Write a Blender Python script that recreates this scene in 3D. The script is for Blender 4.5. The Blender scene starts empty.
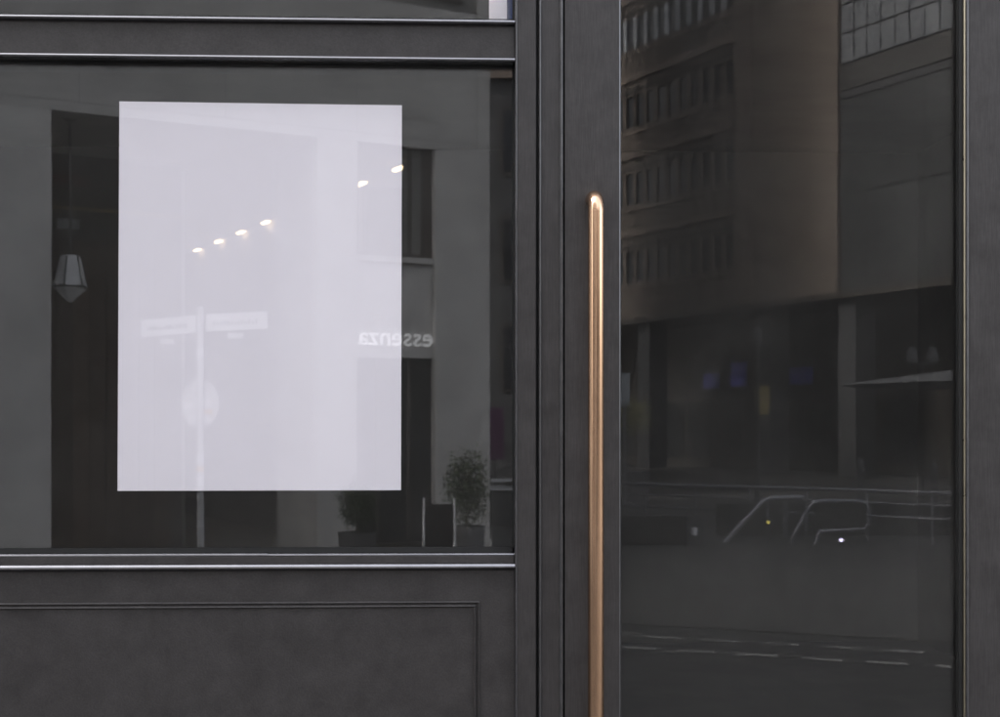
import bpy, bmesh, math, random
from mathutils import Vector, Matrix

random.seed(7)
R = math.radians
scene = bpy.context.scene
col = scene.collection

# ------------------------------------------------------------------ camera
cam_d = bpy.data.cameras.new('camera')
cam = bpy.data.objects.new('camera', cam_d)
col.objects.link(cam)
cam.location = (0.0, -3.0, 1.6)
cam.rotation_euler = (R(90), 0, R(-2.27))
cam_d.sensor_width = 36.0
cam_d.lens = 50.76
cam_d.shift_y = 0.0735
cam_d.clip_start = 0.05
cam_d.clip_end = 2000.0
cam_d.dof.use_dof = True
cam_d.dof.focus_distance = 3.0
cam_d.dof.aperture_fstop = 13.0
scene.camera = cam

# ------------------------------------------------------------------ sky, sun, exposure
SUN_EL, SUN_AZ = 45.0, -75.0         # azimuth measured clockwise from +Y (the way the camera looks)
world = bpy.data.worlds.new('World')
scene.world = world
world.use_nodes = True
wn = world.node_tree
for n in list(wn.nodes):
    wn.nodes.remove(n)
w_out = wn.nodes.new('ShaderNodeOutputWorld')
w_bg = wn.nodes.new('ShaderNodeBackground')
w_sky = wn.nodes.new('ShaderNodeTexSky')
w_sky.sky_type = 'NISHITA'
w_sky.sun_disc = False
w_sky.sun_elevation = R(SUN_EL)
w_sky.sun_rotation = R(SUN_AZ)
w_sky.air_density = 1.0
w_sky.dust_density = 6.0
w_sky.ozone_density = 1.0
w_bg.inputs['Strength'].default_value = 0.15
w_hs = wn.nodes.new('ShaderNodeHueSaturation')       # thin even cloud: a greyer sky
w_hs.inputs['Saturation'].default_value = 0.32
wn.links.new(w_sky.outputs['Color'], w_hs.inputs['Color'])
wn.links.new(w_hs.outputs['Color'], w_bg.inputs['Color'])
wn.links.new(w_bg.outputs['Background'], w_out.inputs['Surface'])

sun_d = bpy.data.lights.new('sun', 'SUN')
sun = bpy.data.objects.new('sun', sun_d)
col.objects.link(sun)
sun_d.energy = 0.5
sun_d.angle = R(12)
sun_d.color = (1.0, 0.95, 0.88)
# the veiled sun stands low to the side, just behind the shopfront, which is in open shade
_az, _el = R(SUN_AZ), R(SUN_EL)
sun_dir = Vector((math.sin(_az) * math.cos(_el), math.cos(_az) * math.cos(_el), math.sin(_el)))
sun.rotation_euler = (-sun_dir).to_track_quat('-Z', 'Y').to_euler()

scene.view_settings.view_transform = 'Standard'
scene.view_settings.look = 'None'
scene.view_settings.exposure = 2.95
scene.view_settings.gamma = 1.0
scene.view_settings.use_curve_mapping = False
scene.cycles.max_bounces = 7
scene.cycles.transparent_max_bounces = 16
scene.cycles.use_denoising = True
scene.cycles.use_adaptive_sampling = False
scene.cycles.sample_clamp_indirect = 6.0

# ------------------------------------------------------------------ materials
def new_mat(name):
    m = bpy.data.materials.new(name)
    m.use_nodes = True
    nt = m.node_tree
    for n in list(nt.nodes):
        nt.nodes.remove(n)
    out = nt.nodes.new('ShaderNodeOutputMaterial')
    return m, nt, out

def N(nt, kind, **kw):
    n = nt.nodes.new(kind)
    for k, v in kw.items():
        if k in n.inputs:
            n.inputs[k].default_value = v
        else:
            setattr(n, k, v)
    return n

def ramp(nt, fac, lo, hi, p0=0.3, p1=0.7):
    r = nt.nodes.new('ShaderNodeValToRGB')
    r.color_ramp.elements[0].position = p0
    r.color_ramp.elements[1].position = p1
    r.color_ramp.elements[0].color = (*lo, 1) if len(lo) == 3 else lo
    r.color_ramp.elements[1].color = (*hi, 1) if len(hi) == 3 else hi
    nt.links.new(fac, r.inputs['Fac'])
    return r.outputs['Color']

def surf(name, lo, hi, scale=6.0, rough=0.7, rough_var=0.08, bump=0.0, bump_scale=60.0, metallic=0.0,
         stretch=(1, 1, 1), spec=0.5, rnd=0.0, world_space=True, detail=5.0, p0=0.3, p1=0.7, coat=0.0):
    m, nt, out = new_mat(name)
    b = N(nt, 'ShaderNodeBsdfPrincipled')
    b.inputs['Metallic'].default_value = metallic
    b.inputs['Specular IOR Level'].default_value = spec
    if coat:
        b.inputs['Coat Weight'].default_value = coat
        b.inputs['Coat Roughness'].default_value = 0.12
    if world_space:
        src = N(nt, 'ShaderNodeNewGeometry').outputs['Position']
    else:
        src = N(nt, 'ShaderNodeTexCoord').outputs['Object']
    mp = N(nt, 'ShaderNodeMapping')
    mp.inputs['Scale'].default_value = stretch
    nt.links.new(src, mp.inputs['Vector'])
    n1 = N(nt, 'ShaderNodeTexNoise', Scale=scale, Detail=detail, Roughness=0.6)
    nt.links.new(mp.outputs['Vector'], n1.inputs['Vector'])
    c = ramp(nt, n1.outputs['Fac'], lo, hi, p0, p1)
    if rnd:
        oi = N(nt, 'ShaderNodeObjectInfo')
        hsv = N(nt, 'ShaderNodeHueSaturation')
        mr = N(nt, 'ShaderNodeMapRange')
        mr.inputs['To Min'].default_value = 1 - rnd
        mr.inputs['To Max'].default_value = 1 + rnd
        nt.links.new(oi.outputs['Random'], mr.inputs['Value'])
        nt.links.new(mr.outputs['Result'], hsv.inputs['Value'])
        nt.links.new(c, hsv.inputs['Color'])
        c = hsv.outputs['Color']
    nt.links.new(c, b.inputs['Base Color'])
    mr2 = N(nt, 'ShaderNodeMapRange')
    mr2.inputs['To Min'].default_value = max(0.02, rough - rough_var)
    mr2.inputs['To Max'].default_value = min(1.0, rough + rough_var)
    nt.links.new(n1.outputs['Fac'], mr2.inputs['Value'])
    nt.links.new(mr2.outputs['Result'], b.inputs['Roughness'])
    if bump:
        n2 = N(nt, 'ShaderNodeTexNoise', Scale=bump_scale, Detail=4.0)
        nt.links.new(mp.outputs['Vector'], n2.inputs['Vector'])
        bp = N(nt, 'ShaderNodeBump', Strength=1.0, Distance=bump)
        nt.links.new(n2.outputs['Fac'], bp.inputs['Height'])
        nt.links.new(bp.outputs['Normal'], b.inputs['Normal'])
    nt.links.new(b.outputs['BSDF'], out.inputs['Surface'])
    return m

def emit(name, color, strength):
    m, nt, out = new_mat(name)
    e = N(nt, 'ShaderNodeEmission')
    e.inputs['Color'].default_value = (*color, 1)
    e.inputs['Strength'].default_value = strength
    nt.links.new(e.outputs['Emission'], out.inputs['Surface'])
    return m

def glass(name, f0=0.043, tint=(0.995, 0.996, 0.994), wave=0.0002, dust_haze=0.03, dust_haze_scale=3.0):
    """clear float glass: Fresnel reflection over straight transmission, a faint film of dust that also paints in haze, slight rolling waves"""
    m, nt, out = new_mat(name)
    L = nt.links.new
    geo = N(nt, 'ShaderNodeNewGeometry')
    nz = N(nt, 'ShaderNodeTexNoise', Scale=1.6, Detail=1.0)
    L(geo.outputs['Position'], nz.inputs['Vector'])
    bp = N(nt, 'ShaderNodeBump', Strength=1.0, Distance=wave)
    L(nz.outputs['Fac'], bp.inputs['Height'])
    dot = N(nt, 'ShaderNodeVectorMath', operation='DOT_PRODUCT')
    L(geo.outputs['Normal'], dot.inputs[0]); L(geo.outputs['Incoming'], dot.inputs[1])
    ab = N(nt, 'ShaderNodeMath', operation='ABSOLUTE'); L(dot.outputs['Value'], ab.inputs[0])
    om = N(nt, 'ShaderNodeMath', operation='SUBTRACT'); om.inputs[0].default_value = 1.0; L(ab.outputs[0], om.inputs[1])
    pw = N(nt, 'ShaderNodeMath', operation='POWER'); L(om.outputs[0], pw.inputs[0]); pw.inputs[1].default_value = 5.0
    ma = N(nt, 'ShaderNodeMath', operation='MULTIPLY_ADD'); L(pw.outputs[0], ma.inputs[0])
    ma.inputs[1].default_value = 1.0 - f0; ma.inputs[2].default_value = f0
    tr = N(nt, 'ShaderNodeBsdfTransparent'); tr.inputs['Color'].default_value = (*tint, 1)
    gl = N(nt, 'ShaderNodeBsdfGlossy'); gl.inputs['Roughness'].default_value = 0.0
    L(bp.outputs['Normal'], gl.inputs['Normal'])
    mx = N(nt, 'ShaderNodeMixShader'); L(ma.outputs[0], mx.inputs['Fac']); L(tr.outputs[0], mx.inputs[1]); L(gl.outputs[0], mx.inputs[2])
    # dust film, strengthened to paint haze over the dark interior
    df = N(nt, 'ShaderNodeBsdfDiffuse'); df.inputs['Color'].default_value = (0.5, 0.48, 0.46, 1)
    nd = N(nt, 'ShaderNodeTexNoise', Scale=dust_haze_scale, Detail=8.0, Roughness=0.7)
    L(geo.outputs['Position'], nd.inputs['Vector'])
    mr = N(nt, 'ShaderNodeMapRange'); L(nd.outputs['Fac'], mr.inputs['Value'])
    mr.inputs['From Min'].default_value = 0.35; mr.inputs['From Max'].default_value = 0.75
    mr.inputs['To Min'].default_value = dust_haze * 0.3; mr.inputs['To Max'].default_value = dust_haze
    m2 = N(nt, 'ShaderNodeMixShader'); L(mr.outputs['Result'], m2.inputs['Fac']); L(mx.outputs[0], m2.inputs[1]); L(df.outputs[0], m2.inputs[2])
    L(m2.outputs[0], out.inputs['Surface'])
    return m

M = {}
def paint(name, stretch=(1, 1, 1), grain=0.0004, grain_scale=260.0, base=(0.0365, 0.0328, 0.0325)):
    """dark grey lacquer with a faintly leathery grain and cloudy wear"""
    m, nt, out = new_mat(name)
    L = nt.links.new
    b = N(nt, 'ShaderNodeBsdfPrincipled')
    pos = N(nt, 'ShaderNodeNewGeometry').outputs['Position']
    mp = N(nt, 'ShaderNodeMapping'); mp.inputs['Scale'].default_value = stretch
    L(pos, mp.inputs['Vector'])
    cl = N(nt, 'ShaderNodeTexNoise', Scale=16.0, Detail=9.0, Roughness=0.74)
    L(pos, cl.inputs['Vector'])
    fine = N(nt, 'ShaderNodeTexNoise', Scale=grain_scale, Detail=3.0)
    L(mp.outputs['Vector'], fine.inputs['Vector'])
    lo = tuple(c * 0.78 for c in base); hi = tuple(c * 1.3 for c in base)
    c1 = ramp(nt, cl.outputs['Fac'], lo, hi, 0.32, 0.7)
    mixc = N(nt, 'ShaderNodeMix', data_type='RGBA', blend_type='MULTIPLY')
    mixc.inputs['Factor'].default_value = 1.0
    g = ramp(nt, fine.outputs['Fac'], (0.82, 0.82, 0.82), (1.18, 1.18, 1.18), 0.3, 0.7)
    L(c1, mixc.inputs['A']); L(g, mixc.inputs['B'])
    L(mixc.outputs['Result'], b.inputs['Base Color'])
    mr = N(nt, 'ShaderNodeMapRange'); L(cl.outputs['Fac'], mr.inputs['Value'])
    mr.inputs['From Min'].default_value = 0.3; mr.inputs['From Max'].default_value = 0.7
    mr.inputs['To Min'].default_value = 0.36; mr.inputs['To Max'].default_value = 0.5
    L(mr.outputs['Result'], b.inputs['Roughness'])
    bp = N(nt, 'ShaderNodeBump', Strength=0.6, Distance=grain)
    L(fine.outputs['Fac'], bp.inputs['Height'])
    L(bp.outputs['Normal'], b.inputs['Normal'])
    L(b.outputs['BSDF'], out.inputs['Surface'])
    return m

M['paint'] = paint('dark grey paint')
M['paint_v'] = paint('dark grey paint brushed upright', stretch=(1.0, 1.0, 0.06), grain_scale=380.0)
M['bead'] = surf('dark gunmetal bead', (0.2, 0.196, 0.205), (0.24, 0.235, 0.245), 30, 0.22, 0.04, metallic=1.0)
M['edge'] = surf('dark frame edge metal', (0.11, 0.108, 0.112), (0.15, 0.147, 0.152), 30, 0.3, 0.05, metallic=0.75)  # lighter than the frame paint, for pale lines along its edges
M['gasket'] = surf('black rubber gasket', (0.008, 0.008, 0.008), (0.012, 0.012, 0.012), 40, 0.6)
M['glass_w'] = glass('window float glass')
M['glass_d'] = glass('door float glass', f0=0.032, wave=0.00016, dust_haze=0.03, dust_haze_scale=2.0)
M['strip'] = surf('pale bronze glazing strip', (0.36, 0.32, 0.245), (0.42, 0.375, 0.29), 20, 0.3, metallic=1.0)
M['poster'] = surf('lavender white poster paper', (0.865, 0.82, 0.88), (0.885, 0.84, 0.9), 3, 0.55, 0.03, spec=0.3)
M['copper'] = surf('polished rose copper', (0.60, 0.38, 0.245), (0.67, 0.43, 0.28), 60, 0.2, 0.06, metallic=1.0, stretch=(4, 4, 0.15))
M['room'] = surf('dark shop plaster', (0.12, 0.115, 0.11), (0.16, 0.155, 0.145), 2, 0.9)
M['stone'] = surf('pale grey limestone', (0.47, 0.455, 0.435), (0.66, 0.645, 0.62), 2.2, 0.85, bump=0.002, bump_scale=30, rnd=0.07)
M['stone_l'] = surf('lighter concrete pillar', (0.56, 0.545, 0.52), (0.76, 0.745, 0.72), 2.6, 0.85, bump=0.002, bump_scale=30)
M['soffit'] = surf('arcade soffit plaster', (0.55, 0.53, 0.5), (0.62, 0.6, 0.57), 2, 0.9)
M['joint'] = surf('recessed mortar backing', (0.2, 0.195, 0.185), (0.25, 0.245, 0.23), 4, 0.95)
M['timber'] = surf('dark brown timber cladding', (0.1, 0.07, 0.05), (0.16, 0.11, 0.08), 3, 0.6, stretch=(6, 6, 0.4), rnd=0.35)
M['gold'] = surf('dull gold trim', (0.3, 0.22, 0.09), (0.36, 0.27, 0.12), 8, 0.4, metallic=0.6)
M['darkpanel'] = surf('near black sign panel', (0.09, 0.083, 0.075), (0.12, 0.11, 0.1), 3, 0.6)
M['redpanel'] = surf('dull red board', (0.16, 0.045, 0.03), (0.2, 0.06, 0.04), 3, 0.6)
M['darkglass'] = surf('dark shop glazing', (0.02, 0.022, 0.024), (0.03, 0.032, 0.034), 2, 0.06, 0.02)
M['frame_brown'] = surf('brown window frame', (0.065, 0.054, 0.048), (0.085, 0.072, 0.062), 5, 0.5)
M['white'] = surf('white painted metal', (0.74, 0.74, 0.74), (0.8, 0.8, 0.8), 5, 0.45)

M['alu'] = surf('weathered aluminium', (0.56, 0.56, 0.57), (0.66, 0.66, 0.67), 12, 0.5)
M['ink'] = surf('black sign ink', (0.03, 0.03, 0.03), (0.04, 0.04, 0.04), 5, 0.6)
M['sticker'] = surf('white stickers', (0.85, 0.85, 0.88), (0.9, 0.9, 0.92), 30, 0.5)
M['sticker_o'] = surf('orange sticker', (0.75, 0.4, 0.1), (0.8, 0.45, 0.15), 30, 0.5)
M['brown'] = surf('brown stone cladding', (0.18, 0.146, 0.12), (0.215, 0.176, 0.146), 0.5, 0.85, bump=0.004, bump_scale=12, rnd=0.05)
M['brown2'] = surf('reddish brown stone pilaster', (0.19, 0.15, 0.122), (0.22, 0.175, 0.145), 0.6, 0.85)
M['brown_l'] = surf('light brown stone band', (0.3, 0.24, 0.2), (0.34, 0.275, 0.23), 0.8, 0.85)
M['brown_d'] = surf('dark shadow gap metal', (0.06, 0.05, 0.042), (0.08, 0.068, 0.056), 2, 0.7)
M['winpane'] = surf('office window glass', (0.018, 0.02, 0.026), (0.035, 0.038, 0.046), 0.4, 0.25, 0.05, rnd=0.3, spec=0.25)
M['palemetal'] = surf('pale blue grey metal fin', (0.5, 0.53, 0.56), (0.56, 0.59, 0.62), 2, 0.4, rnd=0.12)
M['curtain'] = surf('curtain wall glass with painted sky', (0.16, 0.168, 0.178), (0.2, 0.21, 0.22), 0.6, 0.3, 0.05, rnd=0.08)  # upper panes: reflected sky is put into the pale base colour
M['curtain_d'] = surf('dark curtain wall glass', (0.05, 0.051, 0.052), (0.075, 0.077, 0.078), 0.35, 0.4, 0.05, rnd=0.1)
M['winged'] = surf('dark bronze spandrel', (0.055, 0.053, 0.05), (0.075, 0.071, 0.067), 0.8, 0.6)
M['steel'] = surf('dark steel profile', (0.05, 0.05, 0.052), (0.07, 0.07, 0.072), 3, 0.5)
M['greycol'] = surf('grey rendered column', (0.075, 0.076, 0.08), (0.1, 0.101, 0.105), 1.5, 0.8)
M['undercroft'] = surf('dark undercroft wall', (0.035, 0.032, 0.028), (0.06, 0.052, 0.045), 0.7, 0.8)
M['blue'] = surf('blue enamel sign', (0.08, 0.1, 0.75), (0.11, 0.13, 0.85), 4, 0.4)
M['yellow'] = surf('faded yellow notice', (0.62, 0.5, 0.22), (0.75, 0.62, 0.3), 3, 0.6)
M['purple'] = surf('purple banner cloth', (0.13, 0.03, 0.11), (0.18, 0.045, 0.15), 4, 0.8)
M['navy'] = surf('navy glass cladding', (0.03, 0.045, 0.11), (0.045, 0.06, 0.14), 1, 0.12)
M['asphalt'] = surf('asphalt', (0.036, 0.036, 0.0365), (0.05, 0.0495, 0.049), 3.0, 0.85, bump=0.004, bump_scale=120)
M['paving'] = surf('grey concrete paving', (0.047, 0.0455, 0.044), (0.066, 0.0645, 0.0625), 0.8, 0.85, bump=0.002, bump_scale=60, rnd=0.1)
M['kerb'] = surf('granite kerb', (0.2, 0.195, 0.19), (0.27, 0.265, 0.26), 14, 0.8)
M['marking'] = surf('worn white road paint', (0.08, 0.08, 0.08), (0.38, 0.38, 0.37), 10, 0.7, p0=0.35, p1=0.7)
M['galv'] = surf('galvanised tube', (0.26, 0.262, 0.285), (0.33, 0.332, 0.355), 12, 0.4, metallic=0.4)
M['darkwall'] = surf('dark concrete low wall', (0.05, 0.05, 0.048), (0.075, 0.073, 0.07), 2, 0.85)
M['leaf'] = surf('dark green leaves', (0.03, 0.05, 0.018), (0.07, 0.105, 0.035), 14, 0.55)
M['leaf_y'] = surf('yellow green leaves', (0.3, 0.28, 0.12), (0.42, 0.4, 0.18), 8, 0.6)
M['bark'] = surf('grey brown bark', (0.09, 0.07, 0.05), (0.14, 0.11, 0.08), 20, 0.9)
M['pot'] = surf('grey planter', (0.17, 0.165, 0.17), (0.22, 0.215, 0.22), 6, 0.7)
M['pot_d'] = surf('black planter', (0.09, 0.09, 0.092), (0.12, 0.12, 0.12), 6, 0.6)
M['linen'] = surf('pale canvas', (0.2, 0.198, 0.195), (0.25, 0.247, 0.243), 4, 0.85)
M['plaster'] = surf('warm grey plaster', (0.46, 0.45, 0.43), (0.53, 0.52, 0.49), 1.2, 0.9)
M['lanternglass'] = surf('opal lantern glass', (0.78, 0.78, 0.78), (0.84, 0.84, 0.84), 5, 0.35)
M['lamp'] = emit('warm downlight', (1.0, 0.74, 0.4), 3.2)
M['letters'] = emit('backlit white letters', (0.96, 0.97, 1.0), 0.5)
M['led'] = emit('violet white LED', (0.75, 0.68, 1.0), 4.0)
M['amber'] = emit('amber marker light', (1.0, 0.85, 0.2), 1.0)

# ------------------------------------------------------------------ mesh helpers
class MB:
    def __init__(self):
        self.v, self.f = [], []
    def _add(self, vs, fs):
        o = len(self.v)
        self.v += [tuple(p) for p in vs]
        self.f += [tuple(i + o for i in f) for f in fs]
        return self
    def box(self, x0, x1, y0, y1, z0, z1):
        vs = [(x, y, z) for z in (z0, z1) for y in (y0, y1) for x in (x0, x1)]
        return self._add(vs, [(0, 2, 3, 1), (4, 5, 7, 6), (0, 1, 5, 4), (2, 6, 7, 3), (0, 4, 6, 2), (1, 3, 7, 5)])
    def prism(self, pts, axis, a, b):
        """closed outline pts extruded from a to b along axis; pts are the two other coordinates in xyz order"""
        n = len(pts)
        def mk(p, t):
            return {'x': (t, p[0], p[1]), 'y': (p[0], t, p[1]), 'z': (p[0], p[1], t)}[axis]
        vs = [mk(p, a) for p in pts] + [mk(p, b) for p in pts]
        fs = [(i, (i + 1) % n, (i + 1) % n + n, i + n) for i in range(n)]
        fs += [tuple(range(n - 1, -1, -1)), tuple(range(n, 2 * n))]
        return self._add(vs, fs)
    def tube(self, path, r, n=12, caps=True):
        path = [Vector(p) for p in path]
        rr = r if isinstance(r, (list, tuple)) else [r] * len(path)
        vs, up = [], None
        for i, p in enumerate(path):
            if i == 0: t = path[1] - p
            elif i == len(path) - 1: t = p - path[i - 1]
            else: t = (path[i + 1] - p).normalized() + (p - path[i - 1]).normalized()
            t.normalize()
            if up is None:
                up = Vector((1, 0, 0)) if abs(t.x) < 0.9 else Vector((0, 1, 0))
            a = t.cross(up)
            if a.length < 1e-4: a = t.cross(Vector((0, 1, 0.3)))
            a.normalize(); b = t.cross(a).normalized()
            up = -b if False else a.cross(t)
            for k in range(n):
                an = 2 * math.pi * k / n
                vs.append(p + (a * math.cos(an) + b * math.sin(an)) * rr[i])
        fs = []
        for i in range(len(path) - 1):
            for k in range(n):
                fs.append((i * n + k, i * n + (k + 1) % n, (i + 1) * n + (k + 1) % n, (i + 1) * n + k))
        if caps:
            fs += [tuple(range(n - 1, -1, -1)), tuple((len(path) - 1) * n + k for k in range(n))]
        return self._add(vs, fs)
    def lathe(self, prof, c=(0, 0, 0), n=16):
        vs = []
        for r, z in prof:
            for k in range(n):
                an = 2 * math.pi * k / n
                vs.append((c[0] + r * math.cos(an), c[1] + r * math.sin(an), c[2] + z))
        m = len(prof)
        fs = [(i * n + k, i * n + (k + 1) % n, (i + 1) * n + (k + 1) % n, (i + 1) * n + k) for i in range(m - 1) for k in range(n)]
        fs += [tuple(range(n - 1, -1, -1)), tuple((m - 1) * n + k for k in range(n))]
        return self._add(vs, fs)
    def mesh(self, name, mat, smooth=False):
        me = bpy.data.meshes.new(name)
        me.from_pydata(self.v, [], self.f)
        bm = bmesh.new(); bm.from_mesh(me)
        bmesh.ops.recalc_face_normals(bm, faces=bm.faces)
        bm.to_mesh(me); bm.free()
        me.materials.append(mat)
        if smooth:
            me.polygons.foreach_set('use_smooth', [len(p.vertices) < 5 for p in me.polygons])
            me.set_sharp_from_angle(angle=R(40))
            me.update()
        return me
    def build(self, name, mat, parent=None, bevel=0.0, smooth=False, loc=None, rz=0.0):
        o = place(name, self.mesh(name, M[mat] if isinstance(mat, str) else mat, smooth), parent, loc, rz)
        if bevel:
            b = o.modifiers.new('soft edge', 'BEVEL')
            b.width = bevel; b.segments = 3; b.limit_method = 'ANGLE'; b.angle_limit = R(35)
            b.harden_normals = False
        return o

def place(name, me, parent=None, loc=None, rz=0.0):
    o = bpy.data.objects.new(name, me)
    col.objects.link(o)
    o.parent = parent
    if loc: o.location = loc
    if rz: o.rotation_euler = (0, 0, rz)
    return o

def tag(o, label, cat, group=None, kind='thing'):
    o['label'] = label; o['category'] = cat; o['kind'] = kind
    if group: o['group'] = group
    return o

def thing(name, label, cat, loc=(0, 0, 0), rz=0.0, group=None):
    o = place(name, None, None, loc, rz)
    o.empty_display_size = 0.2
    return tag(o, label, cat, group)

def struct(o):
    o['kind'] = 'structure'
    return o

def half_round(a0, a1, front, back, n=8):
    """outline (y, z) of a bead: rounded upper nose towards -y, undercut below"""
    h = a1 - a0; zn = a0 + 0.42 * h; d = min(h * 0.75, 0.010)
    pts = [(back, a0), (front + d, a0), (front + 0.35 * d, a0 + 0.2 * h)]
    for i in range(n + 1):
        t = math.pi / 2 * i / n
        pts.append((front + (1 - math.cos(t)) * d, zn + math.sin(t) * (a1 - zn)))
    pts.append((back, a1))
    return pts

# ================================================================== THE SETTING
# ---- ground
g = MB().box(-400, 400, -400, 400, -0.6, 0.0).build('ground', 'asphalt'); struct(g)
# our pavement: slabs on a bed, granite kerb
pv = struct(MB().box(-30, 30, -2.35, 0.0, 0.001, 0.088).build('pavement', 'joint'))
slab = MB().box(0, 0.592, 0, 0.442, 0.0885, 0.1).mesh('slab', M['paving'])
for i in range(-20, 24):
    for j in range(5):
        place('slab', slab, pv, (i * 0.6 + (0.3 if j % 2 else 0), -2.348 + j * 0.45, 0))
kb = MB().box(0, 0.992, 0, 0.15, 0.001, 0.104).mesh('kerb_stone', M['kerb'])
kerb = struct(MB().box(-30, 30, -2.494, -2.358, 0.0005, 0.06).build('kerb', 'joint'))
for i in range(-14, 16):
    place('kerb_stone', kb, kerb, (i * 1.0, -2.503, 0))
# plaza beyond the road
plz = [(-0.6, -9.55), (11.2, -4.05), (60, -4.05), (60, -120), (-30, -120), (-30, -60), (-0.6, -18)]
plaza = struct(MB().prism(plz, 'z', -0.02, 0.012).build('plaza', 'paving'))
# painted dashes of a crossing lane
dx, dy = 0.907, 0.42
dash = MB().prism([(0, -0.05), (0.29, -0.05), (0.29, 0.05), (0, 0.05)], 'z', 0.0, 0.002).mesh('dash', M['marking'])
lane = struct(MB().box(0.31,0.34,-8.46,-8.44,0.001,0.003).build('road_marking','marking'))
ang = math.atan2(dy, dx)
for k in range(16):
    for (ox, oy, ph) in ((0.35, -8.44, 0.0), (0.35, -7.80, 0.14)):
        t = ph + k * 0.45 
        d = place('dash', dash, lane, (ox + dx * t, oy + dy * t, 0.004), ang)

# ---- shop interior behind the glass
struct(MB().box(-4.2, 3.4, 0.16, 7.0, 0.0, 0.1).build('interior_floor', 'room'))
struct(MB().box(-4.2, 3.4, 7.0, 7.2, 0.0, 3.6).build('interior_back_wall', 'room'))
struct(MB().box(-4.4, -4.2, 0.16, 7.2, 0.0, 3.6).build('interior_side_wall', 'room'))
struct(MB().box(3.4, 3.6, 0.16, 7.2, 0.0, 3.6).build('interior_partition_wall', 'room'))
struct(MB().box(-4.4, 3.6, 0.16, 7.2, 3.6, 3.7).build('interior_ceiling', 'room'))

# ================================================================== THE SHOPFRONT
Z0 = 0.1
front = thing('shopfront', 'dark grey painted shopfront with large display window, transom and panelled base', 'shopfront')
XL, XR = -2.45, 0.1509               # display window opening
# mullion between window and door: flat post with softly rounded arrises
MB().box(0.1550, 0.1958, 0.0, 0.14, Z0, 3.3).build('mullion', 'paint_v', front, bevel=0.0022)
MB().box(XL - 0.05, XL - 0.002, 0.0, 0.14, Z0, 3.3).build('mullion', 'paint_v', front, bevel=0.0022)
pts = [(0.1516, 0.03)] + [(0.1516 + 0.0042 * (0.5 - 0.5 * math.cos(math.pi * i / 8)), 0.001 - 0.003 * math.sin(math.pi * i / 8)) for i in range(9)] + [(0.1558, 0.03)]
MB().prism(pts, 'z', Z0 + 0.001, 3.299).build('edge_bead', 'edge', front)
MB().box(0.1945, 0.2022, 0.016, 0.138, Z0 + 0.002, 3.298).build('shadow_gap', 'gasket', front)
# door jamb with a fine bead on either edge
def jamb(x0, x1):
    s = 1 if x1 > x0 else -1
    w = abs(x1 - x0)
    j = MB().box(min(x0, x1), max(x0, x1), 0.0045, 0.139, Z0, 3.3).build('door_jamb', 'paint_v', front, bevel=0.001)
    for a, b in ((0.0, 0.0066), (w - 0.0088, w - 0.0002)):
        pts = [(x0 + s * (a if False else q), y) for q, y in
               [(a, 0.02)] + [(a + (b - a) * (0.5 - 0.5 * math.cos(math.pi * i / 8)), 0.0058 - 0.0072 * math.sin(math.pi * i / 8)) for i in range(9)] + [(b, 0.02)]]
        MB().prism(pts, 'z', Z0 + 0.001, 3.299).build('bead', 'edge', j)
    return j
jamb(0.2012, 0.2546)
# transom bar
tb = MB().box(XL, XR, 0.013, 0.13, 2.3885, 2.478).build('transom_bar', 'paint', front, bevel=0.001)
MB().prism(half_round(2.4678, 2.4792, -0.001, 0.03), 'x', XL, XR).build('bead', 'bead', tb, smooth=False)
MB().prism(half_round(2.3875, 2.3985, -0.001, 0.03), 'x', XL, XR).build('bead', 'bead', tb, smooth=False)
# sill with a bead under its drip edge; the glazing bead on top comes in two lengths
sl = MB().box(XL, XR, 0.018, 0.13, 1.3165, 1.3362).build('sill', 'paint', front, bevel=0.002)
MB().prism(half_round(1.3055, 1.3206, -0.002, 0.03), 'x', XL, XR).build('bead', 'bead', sl)
def lip(x0, x1, dz):
    MB().prism([(0.0175, 1.3366), (0.0183, 1.3388 + dz), (0.021, 1.3406 + dz), (0.0352, 1.3424 + dz), (0.0352, 1.3366)], 'x', x0, x1).build('glazing_bead', 'bead', sl, bevel=0.0005)
lip(XL, -0.3755, 0.0008); lip(-0.3750, XR, 0.0)
# stall riser with a moulded panel
sr = MB().box(XL, XR, 0.012, 0.12, 0.32, 1.306).build('stall_riser', 'paint', front)
pl = MB().box(XL, XR, -0.01, 0.12, Z0, 0.318).build('plinth', 'paint', front, bevel=0.003)
def moulding(x0, x1, z0, z1):
    """picture frame moulding: two fine ribs with a groove, mitred at the corners"""
    for (o0, o1, pr) in ((0.0, 0.0055, 0.0035), (0.0078, 0.0140, 0.0050)):
        n = 6
        prof = [(o0 + (o1 - o0) * i / n, 0.0118 - pr * math.sin(math.pi * i / n)) for i in range(n + 1)]
        rings = []
        for o, y in prof:
            rings.append([(x0 + o, y, z0 + o), (x1 - o, y, z0 + o), (x1 - o, y, z1 - o), (x0 + o, y, z1 - o)])
        for side in range(4):
            mb = MB(); vs = []; s2 = (side + 1) % 4
            for r in rings: vs += [r[side], r[s2]]
            back = [(p[0], 0.02, p[2]) for p in (rings[0][side], rings[0][s2], rings[-1][side], rings[-1][s2])]
            m = len(vs); vs += back
            fs = [(2 * i, 2 * i + 1, 2 * i + 3, 2 * i + 2) for i in range(n)]
            fs += [(0, m, m + 1, 1), (m - 2, m - 1, m + 3, m + 2), (m, m + 2, m + 3, m + 1)]
            fs += [tuple([2 * i for i in range(n + 1)] + [m + 2, m]), tuple([2 * i + 1 for i in range(n + 1)] + [m + 3, m + 1])]
            mb._add(vs, fs); mb.build('moulding', 'paint', sr)
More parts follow.
